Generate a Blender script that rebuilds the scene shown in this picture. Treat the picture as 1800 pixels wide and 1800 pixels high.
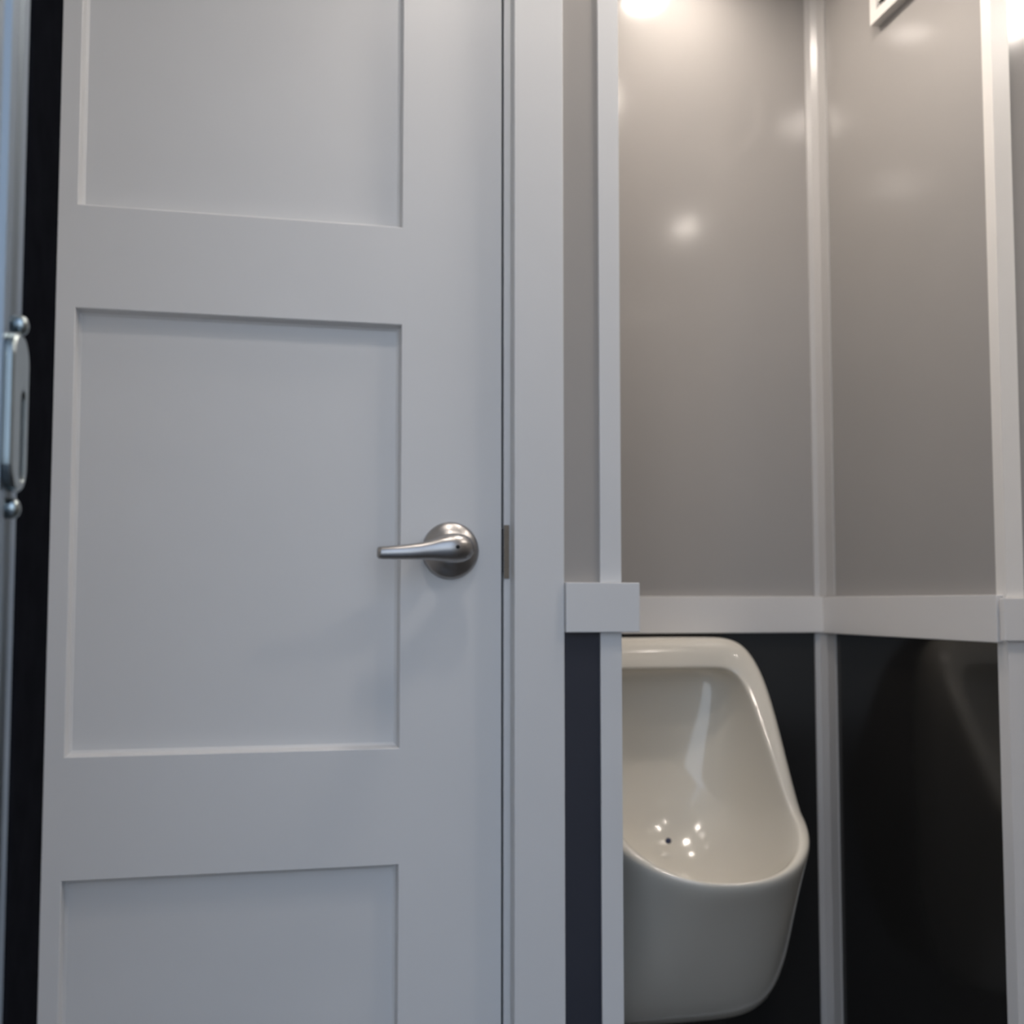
import bpy, bmesh, math
from mathutils import Vector, Matrix

for o in list(bpy.data.objects):
    bpy.data.objects.remove(o, do_unlink=True)
SC = bpy.context.scene
COL = SC.collection

# ---------------------------------------------------------------- camera
F, PX = 1900.0, 1800.0
yaw = math.atan(400 / F)
pitch = math.atan(115 / F)
cam_d = bpy.data.cameras.new('camera')
cam_d.sensor_width = 36
cam_d.lens = F / PX * 36
cam_d.shift_y = 45 / PX
cam_d.clip_start = .01
cam_d.dof.use_dof = True
cam_d.dof.focus_distance = .78
cam_d.dof.aperture_fstop = 9.0
cam = bpy.data.objects.new('camera', cam_d)
COL.objects.link(cam)
cam.location = (0, 0, .95)
cam.rotation_euler = (math.pi / 2 + pitch, 0, -yaw)
SC.camera = cam

# ---------------------------------------------------------------- world, exposure
SC.view_settings.view_transform = 'Standard'
SC.view_settings.look = 'None'
SC.view_settings.gamma = 1
SC.view_settings.exposure = 0.0
SC.view_settings.use_curve_mapping = False
w = bpy.data.worlds.new('sky')
SC.world = w
w.use_nodes = True
nt = w.node_tree
bg = nt.nodes['Background']
tc = nt.nodes.new('ShaderNodeTexCoord')
sp = nt.nodes.new('ShaderNodeSeparateXYZ')
rp = nt.nodes.new('ShaderNodeValToRGB')
nt.links.new(tc.outputs['Generated'], sp.inputs[0])
nt.links.new(sp.outputs['Z'], rp.inputs[0])
rp.color_ramp.elements[0].position = 0.0
rp.color_ramp.elements[0].color = (.72, .82, .95, 1)
rp.color_ramp.elements[1].position = .8
rp.color_ramp.elements[1].color = (.50, .66, .95, 1)
nt.links.new(rp.outputs[0], bg.inputs[0])
bg.inputs[1].default_value = 2.2
LAMP = 112.0          # strength of the round ceiling lights


# ---------------------------------------------------------------- materials
def mat(name, col, rough=.5, metal=0.0, spec=.5, noise=0.0, nscale=40, bump=0.0, coat=0.0, stretch=None):
    m = bpy.data.materials.new(name)
    m.use_nodes = True
    n, l = m.node_tree.nodes, m.node_tree.links
    b = n['Principled BSDF']
    b.inputs['Base Color'].default_value = (*col, 1)
    b.inputs['Roughness'].default_value = rough
    b.inputs['Metallic'].default_value = metal
    b.inputs['Specular IOR Level'].default_value = spec
    b.inputs['Coat Weight'].default_value = coat
    b.inputs['Coat Roughness'].default_value = .04
    if noise or bump:
        t = n.new('ShaderNodeTexCoord')
        mp = n.new('ShaderNodeMapping')
        if stretch:
            mp.inputs['Scale'].default_value = stretch
        nz = n.new('ShaderNodeTexNoise')
        nz.inputs['Scale'].default_value = nscale
        nz.inputs['Detail'].default_value = 3
        l.new(t.outputs['Object'], mp.inputs[0])
        l.new(mp.outputs[0], nz.inputs['Vector'])
        if noise:
            r = n.new('ShaderNodeValToRGB')
            r.color_ramp.elements[0].position = .3
            r.color_ramp.elements[1].position = .7
            r.color_ramp.elements[0].color = (*[c * (1 - noise) for c in col], 1)
            r.color_ramp.elements[1].color = (*[min(1, c * (1 + noise)) for c in col], 1)
            l.new(nz.outputs['Fac'], r.inputs[0])
            l.new(r.outputs[0], b.inputs['Base Color'])
        if bump:
            bp = n.new('ShaderNodeBump')
            bp.inputs['Strength'].default_value = bump
            bp.inputs['Distance'].default_value = .001
            l.new(nz.outputs['Fac'], bp.inputs['Height'])
            l.new(bp.outputs[0], b.inputs['Normal'])
    return m


def emit(name, col, strength):
    m = bpy.data.materials.new(name)
    m.use_nodes = True
    n, l = m.node_tree.nodes, m.node_tree.links
    n.remove(n['Principled BSDF'])
    e = n.new('ShaderNodeEmission')
    e.inputs[0].default_value = (*col, 1)
    e.inputs[1].default_value = strength
    l.new(e.outputs[0], n['Material Output'].inputs[0])
    return m


M = dict(
    paint=mat('white_satin_paint', (.66, .665, .67), .42, noise=.015, nscale=6, bump=.03),
    trim=mat('white_plastic_trim', (.72, .70, .68), .30, noise=.01, nscale=10),
    alutrim=mat('grey_corner_moulding', (.47, .455, .44), .28, noise=.01, nscale=10),
    casing=mat('white_casing_paint', (.64, .645, .65), .38, noise=.01, nscale=8),
    grey=mat('grey_gloss_laminate', (.355, .338, .322), .13, noise=.015, nscale=5, bump=.015),
    dark=mat('black_gloss_laminate', (.021, .020, .019), .10, noise=.05, nscale=5),
    navy=mat('dark_navy_laminate', (.036, .040, .054), .22, noise=.05, nscale=5),
    ceil=mat('white_ceiling_panel', (.75, .74, .72), .45, noise=.02, nscale=4),
    floor=mat('grey_plank_vinyl', (.06, .055, .05), .5, noise=.35, nscale=6, stretch=(1, 9, 1)),
    china=mat('white_glazed_china', (.66, .62, .54), .14, spec=.5, coat=.25, noise=.01, nscale=5),
    nickel=mat('satin_nickel', (.40, .39, .385), .34, metal=1, noise=.03, nscale=200),
    alu=mat('brushed_aluminium', (.34, .41, .48), .34, metal=1, noise=.08, nscale=90, stretch=(1, 1, .02)),
    steel=mat('bright_steel', (.36, .41, .42), .28, metal=1, noise=.03, nscale=100),
    bronze=mat('bronze_strike', (.16, .13, .10), .4, metal=.8, noise=.1, nscale=90),
    rubber=mat('black_rubber', (.009, .0095, .012), .8, spec=0.0, noise=.15, nscale=60),
    black=mat('black_recess', (.004, .004, .005), .7, noise=.1, nscale=60),
    vent=mat('white_vent_plastic', (.80, .77, .73), .35, noise=.01, nscale=20),
    hole=mat('dark_blue_drain', (.02, .03, .08), .3, noise=.1, nscale=300),
    ground=mat('grey_asphalt', (.09, .09, .095), .9, noise=.3, nscale=12),
    lens=emit('warm_lamp_lens', (1, .90, .81), LAMP),
)


# ---------------------------------------------------------------- helpers
def link(name, bm, m, parent=None, smooth=False, bevel=0):
    if bevel:
        bmesh.ops.bevel(bm, geom=[e for e in bm.edges if not e.is_boundary], offset=bevel, segments=2,
                        affect='EDGES', profile=.6)
    bmesh.ops.recalc_face_normals(bm, faces=bm.faces)
    me = bpy.data.meshes.new(name)
    bm.to_mesh(me)
    bm.free()
    me.materials.append(M[m] if isinstance(m, str) else m)
    if smooth:
        for p in me.polygons:
            p.use_smooth = True
    o = bpy.data.objects.new(name, me)
    COL.objects.link(o)
    if parent:
        o.parent = parent
        o.matrix_parent_inverse = Matrix.Translation(-parent.location)
    return o


def box(bm, x0, x1, y0, y1, z0, z1):
    vs = [bm.verts.new((x, y, z)) for x in (x0, x1) for y in (y0, y1) for z in (z0, z1)]
    for f in ((0, 1, 3, 2), (4, 6, 7, 5), (0, 4, 5, 1), (2, 3, 7, 6), (0, 2, 6, 4), (1, 5, 7, 3)):
        bm.faces.new([vs[i] for i in f])
    return bm


def boxes(*b):
    bm = bmesh.new()
    for a in b:
        box(bm, *a)
    return bm


def struct(name, bm, m, parent=None, bevel=0, **k):
    o = link(name, bm, m, parent, bevel=bevel, **k)
    if not parent:
        o['kind'] = 'structure'
    return o


def thing(name, label, cat, loc, group=None):
    o = bpy.data.objects.new(name, None)
    o.empty_display_size = .05
    COL.objects.link(o)
    o.location = loc
    o['label'] = label
    o['category'] = cat
    if group:
        o['group'] = group
    return o


def rings(bm, rs, cap0=True, cap1=True):
    """skin a list of closed loops of equal length"""
    vv = [[bm.verts.new(p) for p in r] for r in rs]
    n = len(vv[0])
    for a, b in zip(vv, vv[1:]):
        for i in range(n):
            j = (i + 1) % n
            bm.faces.new((a[i], a[j], b[j], b[i]))
    if cap0:
        bm.faces.new(vv[0][::-1])
    if cap1:
        bm.faces.new(vv[-1])
    return bm


def lathe_y(bm, cx, cz, prof, n=48):
    """profile [(radius, y)] turned round an axis along y"""
    return rings(bm, [[(cx + r * math.cos(2 * math.pi * i / n), y, cz + r * math.sin(2 * math.pi * i / n))
                       for i in range(n)] for r, y in prof])


def lathe_x(bm, cy, cz, prof, n=32):
    return rings(bm, [[(x, cy + r * math.cos(2 * math.pi * i / n), cz + r * math.sin(2 * math.pi * i / n))
                       for i in range(n)] for r, x in prof])


def lathe_z(bm, prof, n=48):
    return rings(bm, [[(r * math.cos(2 * math.pi * i / n), r * math.sin(2 * math.pi * i / n), z)
                       for i in range(n)] for r, z in prof])


# ================================================================ THE ROOM
YF = 1.206       # face of the front partition beside the door
YA = 1.606       # wall behind the urinal
XB = .856        # side wall right of the urinal
XP = .380        # inner face of the partition between stall and urinal
YC = 1.158       # face of the wall right of the niche
HC = 2.0

struct('floor', boxes((-.62, 1.9, .02, 1.70, -.05, 0)), 'floor')
struct('ceiling', boxes((-.62, 1.9, .02, 1.70, HC, HC + .05)), 'ceil')
struct('ground', boxes((-6, 6, -9, .0, -.55, -.5)), 'ground')

# back wall: grey laminate above the rail, black below
wb = struct('wall_back', boxes((XP - .001, XB, YA, YA + .06, .93, HC)), 'grey')
link('lower_panel', boxes((XP - .001, XB, YA, YA + .06, 0, .93)), 'dark', wb)
# side wall right of the urinal
wr = struct('wall_right', boxes((XB, XB + .05, YC, YA + .06, .93, HC)), 'grey')
link('lower_panel', boxes((XB, XB + .05, YC, YA + .06, 0, .93)), 'dark', wr)
# wall facing the camera right of the niche
wc = struct('wall_front_right', boxes((XB + .05, 1.85, YC, YC + .05, .93, HC)), 'grey')
link('lower_panel', boxes((XB + .05, 1.85, YC, YC + .05, 0, .93)), 'dark', wc)
struct('wall_entrance_blocker', boxes((.42, 1.9, .04, .10, 0, HC)), 'grey')  # unseen wall, added and widened to keep skylight out of the niche
struct('wall_far_right', boxes((1.85, 1.9, .1, YC + .05, 0, HC)), 'grey')
# partition (L shaped in plan): front strip by the door + side facing the urinal
wf = struct('wall_front', boxes((.300, XP, YF, YF + .05, .94, HC), (XP - .03, XP, YF + .05, YA, .94, HC)), 'grey')
link('lower_panel', boxes((.300, XP, YF, YF + .05, 0, .94), (XP - .03, XP, YF + .05, YA, 0, .94)), 'navy', wf)
# left side behind the entrance jamb
struct('wall_left', boxes((-.40, -.36, .60, 1.26, 0, HC), (-.40, -.125, .57, .61, 0, HC)), 'paint')

# ---------------------------------------------------------------- chair rails, corner trims (white)
t = struct('trim_1', boxes((.3145, XP + .0225, YF - .012, YF, .9165, .9735),
                           (XP, XP + .0225, YF, YA, .9165, .9735)), 'casing', bevel=.0012)
struct('trim_2', boxes((XP + .0225, XB - .011, YA - .012, YA, .9030, .9605)), 'trim', bevel=.0012)
struct('trim_3', boxes((XB - .012, XB, YC + .004, YA - .0005, .9020, .9600)), 'trim', bevel=.0012)
struct('trim_4', boxes((XB - .0115, 1.85, YC - .010, YC, .9045, .9560)), 'trim', bevel=.0012)


def batten(bm, pts, z0, z1):
    """vertical moulding of plan outline pts"""
    lo = [bm.verts.new((x, y, z0)) for x, y in pts]
    hi = [bm.verts.new((x, y, z1)) for x, y in pts]
    n = len(pts)
    for i in range(n):
        j = (i + 1) % n
        bm.faces.new((lo[i], lo[j], hi[j], hi[i]))
    bm.faces.new(lo[::-1])
    bm.faces.new(hi)
    return bm


# inside corner moulding between back and side wall
inside = [(XB - .0215, YA), (XB - .0215, YA - .003), (XB - .014, YA - .006), (XB - .006, YA - .014),
          (XB - .003, YA - .032), (XB, YA - .032), (XB, YA)]
struct('trim_5', batten(bmesh.new(), inside, .961, HC), 'alutrim')
struct('trim_6', batten(bmesh.new(), inside, 0, .9018), 'alutrim')
# outside corner moulding at the right end of the niche
outer = [(XB - .003, YC + .0165), (XB - .003, YC - .003), (XB + .021, YC - .003), (XB + .021, YC),
         (XB, YC), (XB, YC + .0165)]
struct('trim_7', batten(bmesh.new(), outer, .9562, HC), 'vent')
outer2 = [(XB - .003, YC + .0165), (XB - .003, YC - .003), (XB + .034, YC - .003), (XB + .034, YC),
          (XB, YC), (XB, YC + .0165)]
struct('trim_8', batten(bmesh.new(), outer2, 0, .9044), 'trim')
# outside corner moulding at the end of the partition, left of the urinal
outl = [(.3575, YF), (.3575, YF - .0035), (XP + .003, YF - .0035), (XP + .003, YF + .022), (XP, YF + .022), (XP, YF)]
struct('trim_9', batten(bmesh.new(), outl, .9737, HC), 'casing', bevel=.0006)
struct('trim_10', batten(bmesh.new(), outl, 0, .9163), 'casing', bevel=.0006)
# door casing and jamb
struct('trim_11', boxes((.2555, .3140, YF - .006, YF + .016, 0, HC)), 'casing', bevel=.0012)
jamb = struct('door_frame', boxes((.2475, .3000, YF + .0165, YF + .075, 0, HC), (-.36, .2475, YF + .045, YF + .075, 0, HC)), 'casing', bevel=.0008)
jamb.name = 'trim_12'
link('strike_plate', boxes((.2478, .2540, YF + .0150, YF + .0166, .978, 1.040)), 'bronze', jamb, bevel=.0004)
for i, (a, b) in enumerate([((XP + .003, XB - .003), (YA - .010, YA)), ]):
    struct('baseboard_back', boxes((a[0], a[1], b[0], b[1], 0, .09)), 'trim')

# ---------------------------------------------------------------- stall door
YD = 1.222
xs = [-.350, -.2250, .1288, .2445]
zs = [.02, .17, .660, .787, 1.2690, 1.3815, 1.90, 1.985]
rec = {(1, 1), (1, 3), (1, 5)}
bm = bmesh.new()
cache = {}


def V(x, y, z):
    k = (round(x, 5), round(y, 5), round(z, 5))
    if k not in cache:
        cache[k] = bm.verts.new((x, y, z))
    return cache[k]


D, S = .013, .0045
for i in range(3):
    for j in range(7):
        x0, x1, z0, z1 = xs[i], xs[i + 1], zs[j], zs[j + 1]
        o4 = [V(x0, YD, z0), V(x1, YD, z0), V(x1, YD, z1), V(x0, YD, z1)]
        if (i, j) in rec:
            # rounded lip, then slope, then a small cove into the flat panel
            prev = o4
            for d, s in ((.0007, .0008), (.0110, .0030), (D, .0060)):
                cur = [V(x0 + s, YD + d, z0 + s), V(x1 - s, YD + d, z0 + s), V(x1 - s, YD + d, z1 - s), V(x0 + s, YD + d, z1 - s)]
                for k in range(4):
                    bm.faces.new((prev[k], prev[(k + 1) % 4], cur[(k + 1) % 4], cur[k]))
                prev = cur
            bm.faces.new(prev)
        else:
            bm.faces.new(o4)
YB = YD + .024
bk = [V(xs[0], YB, zs[0]), V(xs[3], YB, zs[0]), V(xs[3], YB, zs[7]), V(xs[0], YB, zs[7])]
bm.faces.new(bk[::-1])
bm.faces.new([V(x, YD, zs[0]) for x in xs] + [bk[1], bk[0]])
bm.faces.new([V(x, YD, zs[7]) for x in xs] + [bk[2], bk[3]])
bm.faces.new([V(xs[0], YD, z) for z in zs] + [bk[3], bk[0]])
bm.faces.new([V(xs[3], YD, z) for z in zs] + [bk[2], bk[1]])
door = struct('door_1', bm, 'paint')

# lever handle on a round rose
HX, HZ = .1850, 1.0095
bm = bmesh.new()
lathe_y(bm, HX, HZ, [(.0325, YD), (.0328, YD - .003), (.0318, YD - .0065), (.029, YD - .009), (.024, YD - .0115),
                     (.0185, YD - .0145), (.015, YD - .018)])
rose = link('handle_rose', bm, 'nickel', door, smooth=True)
bm = bmesh.new()
n = 32
rs = []
# lever: sections along x, centre (x, y, z), half height and half depth
for x, y, z, a, b in ((.2065, 1.188, 1.0110, .0005, .0005), (.2055, 1.188, 1.0110, .0065, .0060), (.2020, 1.188, 1.0110, .0115, .0100),
                      (.1950, 1.187, 1.0110, .0152, .0135), (.1870, 1.186, 1.0110, .0165, .0148), (.1780, 1.185, 1.0108, .0160, .0138),
                      (.1680, 1.183, 1.0100, .0138, .0110), (.1580, 1.181, 1.0085, .0112, .0085), (.1470, 1.179, 1.0070, .0094, .0070),
                      (.1330, 1.178, 1.0058, .0083, .0062), (.1180, 1.178, 1.0050, .0075, .0058), (.1030, 1.179, 1.0045, .0070, .0056),
                      (.0995, 1.179, 1.0045, .0062, .0050), (.0985, 1.179, 1.0045, .0045, .0036)):
    rs.append([(x, y + b * math.cos(2 * math.pi * i / n), z + a * math.sin(2 * math.pi * i / n)) for i in range(n)])
rings(bm, rs)
lev = link('handle_lever', bm, 'nickel', door, smooth=True)
bm = bmesh.new()
lathe_y(bm, HX, HZ + .001, [(.0125, YD - .016), (.0120, 1.194)])
link('handle_neck', bm, 'nickel', door, smooth=True)
bm = bmesh.new()
lathe_y(bm, .1860, 1.0115, [(.0022, 1.1735), (.0022, 1.1705), (.0016, 1.1700)], n=20)
link('pin_hole_dark', bm, 'black', lev, smooth=True)  # black stub, painted as the shade inside the privacy pin hole
bm = boxes((.2440, .2476, YD + .001, YD + .010, .985, 1.036))
link('latch', bm, 'black', door)  # black filler, painted as the shade in the gap at the latch

# ================================================================ ENTRANCE JAMB at the left edge
JX = -.1096
bm = bmesh.new()
# extruded aluminium profile: plan outline with ribs on the side turned to the doorway
prof = [(-.20, .418), (JX - .006, .418), (JX - .001, .422), (JX, .4405), (JX - .002, .4425), (JX - .002, .4475), (JX + .0008, .4495),
        (JX + .0012, .4560), (JX - .0006, .4590), (JX - .0010, .4680), (JX + .0004, .4710), (JX + .0004, .4795), (-.20, .4795)]
batten(bm, prof, .0, HC)
ent = struct('door_frame_entrance', bm, 'alu')
ent.name = 'trim_13'
bm = bmesh.new()
batten(bm, [(-.16, .4800), (JX - .004, .4800), (JX - .0035, .492), (JX - .0015, .496), (JX - .0015, .556), (JX - .004, .562), (-.16, .562)], 0, HC)
link('weather_strip', bm, 'rubber', ent)

# strike plate with a slot, two dome screws
sk = thing('strike_plate', 'steel latch strike plate with slot and dome screws on the aluminium entrance frame', 'strike plate', (JX, .47, .99))
SX = JX + .0012
z0, z1, y0, y1 = .9945, 1.0585, .4500, .4760
bm = bmesh.new()
pl = []
cy, R = (y0 + y1) / 2, (y1 - y0) / 2
N = 40


def plate_loop(inset, x, squash=1.0):
    pts = []
    r = .012
    for cyy, czz, a0 in ((y1 - r, z1 - r, 0), (y0 + r, z1 - r, 90), (y0 + r, z0 + r, 180), (y1 - r, z0 + r, 270)):
        for k in range(9):
            a = math.radians(a0 + 90 * k / 8)
            pts.append((x, cyy + (r - inset) * math.cos(a), czz + (r - inset) * math.sin(a)))
    return pts


def slot_loop(inset, x, ya=.4630, yb=.4705, za=.9990, zb=1.0360):
    pts = []
    r = .004
    for cyy, czz, a0 in ((yb - r, zb - r, 0), (ya + r, zb - r, 90), (ya + r, za + r, 180), (yb - r, za + r, 270)):
        for k in range(9):
            a = math.radians(a0 + 90 * k / 8)
            pts.append((x, cyy + (r + inset) * math.cos(a), czz + (r + inset) * math.sin(a)))
    return pts


rings(bm, [plate_loop(0, SX), plate_loop(0, SX + .0028), plate_loop(.0010, SX + .0038), slot_loop(.0006, SX + .0038), slot_loop(0, SX + .0030), slot_loop(0, SX)], cap0=False, cap1=False)
link('plate', bm, 'steel', sk, smooth=False)
bm = bmesh.new()
rings(bm, [slot_loop(-.0002, SX + .0006), slot_loop(-.0002, SX + .0001)])
link('slot', bm, 'black', sk)
for zz, yy in ((1.0640, .4715), (.9880, .4660)):
    bm = bmesh.new()
    lathe_x(bm, yy, zz, [(.0042, JX - .001), (.0042, SX + .0012), (.0037, SX + .0025), (.0026, SX + .0034), (.0012, SX + .0039), (.0003, SX + .0040)])
    link('screw', bm, 'steel', sk, smooth=True)

# ================================================================ URINAL
UX, UW = .556, .0
ur = thing('urinal', 'white wall-hung china urinal on the black panel under the white rail', 'urinal', (UX, YA, .37))


def loop(T, Sd, B, W, wt, exu, ezu, exl, ezl, n=96):
    """closed symmetric loop. T,B = (depth, z) of top/bottom, Sd=(depth,z) at widest, W half width there, wt = half width at top"""
    pts = []
    for i in range(n):
        a = 2 * math.pi * i / n
        c, s = math.cos(a), math.sin(a)
        if s >= 0:
            tz = abs(s) ** ezu
            cx = abs(c) ** exu
            z = Sd[1] + (T[1] - Sd[1]) * tz
            d = Sd[0] + (T[0] - Sd[0]) * tz
            wz = W + (wt - W) * tz ** .95
        else:
            tz = abs(s) ** ezl
            cx = abs(c) ** exl
            z = Sd[1] + (B[1] - Sd[1]) * tz
            # front of the lip swells outwards in plan
            d = Sd[0] + (B[0] - Sd[0]) * (1 - (1 - tz) ** 1.0)
            wz = W
        x = wz * cx * (1 if c >= 0 else -1)
        pts.append((UX + x, YA - d, z))
    return pts


ZT = .8985
L = [
    #      T              S              B             W     wt    exu ezu  exl ezl
    loop((.000, ZT - .006), (.000, .560), (.000, .352), .166, .160, .22, .44, .34, .72),
    loop((.022, ZT - .001), (.050, .560), (.050, .348), .1710, .166, .23, .44, .36, .72),
    loop((.034, ZT), (.085, .565), (.105, .350), .1710, .1680, .24, .44, .39, .74),
    loop((.042, ZT - .001), (.112, .580), (.145, .364), .1690, .1670, .25, .44, .44, .76),
    loop((.047, ZT - .002), (.135, .600), (.178, .400), .1650, .1650, .25, .44, .53, .80),
    loop((.052, ZT - .004), (.158, .630), (.230, .472), .1590, .1620, .26, .44, .68, .86),
    loop((.056, ZT - .007), (.184, .650), (.288, .552), .1530, .1590, .26, .44, .82, .92),
    # rolled rim
    loop((.0595, ZT - .011), (.198, .662), (.320, .583), .1490, .1550, .26, .44, .90, .96),
    loop((.0635, ZT - .018), (.206, .664), (.329, .596), .1450, .1490, .25, .42, .92, .97),
    loop((.0675, ZT - .028), (.210, .666), (.329, .602), .1390, .1400, .23, .38, .92, .97),
    loop((.0705, ZT - .041), (.210, .668), (.326, .603), .1310, .1270, .20, .33, .92, .97),
    loop((.0710, ZT - .0440), (.208, .668), (.323, .601), .1285, .1235, .19, .32, .92, .97),
    loop((.0695, ZT - .0460), (.205, .668), (.320, .597), .1265, .1215, .19, .32, .92, .97),
    # bowl
    loop((.0600, ZT - .0465), (.182, .672), (.304, .583), .1245, .1205, .19, .32, .92, .97),
    loop((.0380, ZT - .0470), (.150, .664), (.264, .560), .1200, .1190, .20, .33, .90, .95),
    loop((.0180, ZT - .0490), (.104, .656), (.210, .546), .1110, .1150, .24, .38, .88, .92),
    loop((.0130, ZT - .058), (.060, .656), (.140, .550), .0980, .1050, .32, .46, .86, .90),
    loop((.0120, ZT - .085), (.034, .670), (.080, .575), .0760, .0840, .45, .6, .9, .95),
    loop((.0120, ZT - .140), (.018, .700), (.038, .630), .0430, .0460, .7, .8, .95, .95),
    loop((.0120, ZT - .170), (.014, .715), (.020, .690), .0120, .0120, 1, 1, 1, 1),
]
bm = bmesh.new()
rings(bm, L)
body = link('bowl', bm, 'china', ur, smooth=True)
md = body.modifiers.new('sub', 'SUBSURF')
md.levels = 1
md.render_levels = 1
# drain hole
bm = bmesh.new()
lathe_y(bm, 0, 0, [(.0040, -.001), (.0044, .0015), (.0020, .0035)], n=20)
dr = link('drain_hole', bm, 'hole', ur, smooth=True)
dr.matrix_parent_inverse = Matrix.Identity(4)
dr.location = (-.005, -.093, .235)

# ================================================================ VENT GRILLE on the side wall
VY1, VY0, VZ0, VZ1 = 1.415, 1.215, 1.806, 1.972
vt = thing('vent_grille', 'white louvred vent grille high on the grey wall right of the urinal', 'vent', (XB, (VY0 + VY1) / 2, VZ0))
fw, th = .016, .014
bm = boxes((XB - th, XB, VY0, VY1, VZ0, VZ0 + fw), (XB - th, XB, VY0, VY1, VZ1 - fw, VZ1),
           (XB - th, XB, VY0, VY0 + fw, VZ0 + fw, VZ1 - fw), (XB - th, XB, VY1 - fw, VY1, VZ0 + fw, VZ1 - fw))
link('frame', bm, 'vent', vt)
link('backing', boxes((XB - .002, XB - .0005, VY0 + fw, VY1 - fw, VZ0 + fw, VZ1 - fw)), 'black', vt)
for k in range(8):
    z = VZ0 + fw + .012 + k * .0155
    bm = bmesh.new()
    vs = [bm.verts.new(p) for p in ((XB - .011, VY0 + fw, z), (XB - .003, VY0 + fw, z + .008), (XB - .003, VY1 - fw, z + .008), (XB - .011, VY1 - fw, z),
                                    (XB - .011, VY0 + fw, z + .0015), (XB - .003, VY0 + fw, z + .0095), (XB - .003, VY1 - fw, z + .0095), (XB - .011, VY1 - fw, z + .0015))]
    for f in ((0, 1, 2, 3), (4, 7, 6, 5), (0, 4, 5, 1), (1, 5, 6, 2), (2, 6, 7, 3), (3, 7, 4, 0)):
        bm.faces.new([vs[i] for i in f])
    link('slat', bm, 'vent', vt)

# ================================================================ CEILING LIGHTS (seen mirrored in the glossy walls)
lights = [(.60, 1.480, .0355, 'round warm ceiling light above the urinal'),
          (.600, 1.10, .058, 'round warm ceiling light in front of the urinal niche'),
          (.222, .826, .043, 'round warm ceiling light in front of the white stall door'),
          (1.08, .43, .024, 'small round warm ceiling light nearest the entrance'),
          (1.25, .67, .066, 'round warm ceiling light in front of the grey wall at right')]
for x, y, r, lab in lights:
    t = thing('ceiling_light', lab, 'ceiling light', (x, y, HC), 'round ceiling lights')
    bm = bmesh.new()
    lathe_z(bm, [(r + .010, 0), (r + .010, -.004), (r + .006, -.008), (r + .001, -.009), (r, -.006), (r, -.001)])
    o = link('bezel', bm, 'vent', t, smooth=True)
    o.matrix_parent_inverse = Matrix.Identity(4)
    bm = bmesh.new()
    lathe_z(bm, [(r - .0005, -.001), (r - .0005, -.0065), (r * .8, -.0085), (r * .3, -.0095)])
    o = link('lens', bm, 'lens', t, smooth=True)
    o.matrix_parent_inverse = Matrix.Identity(4)
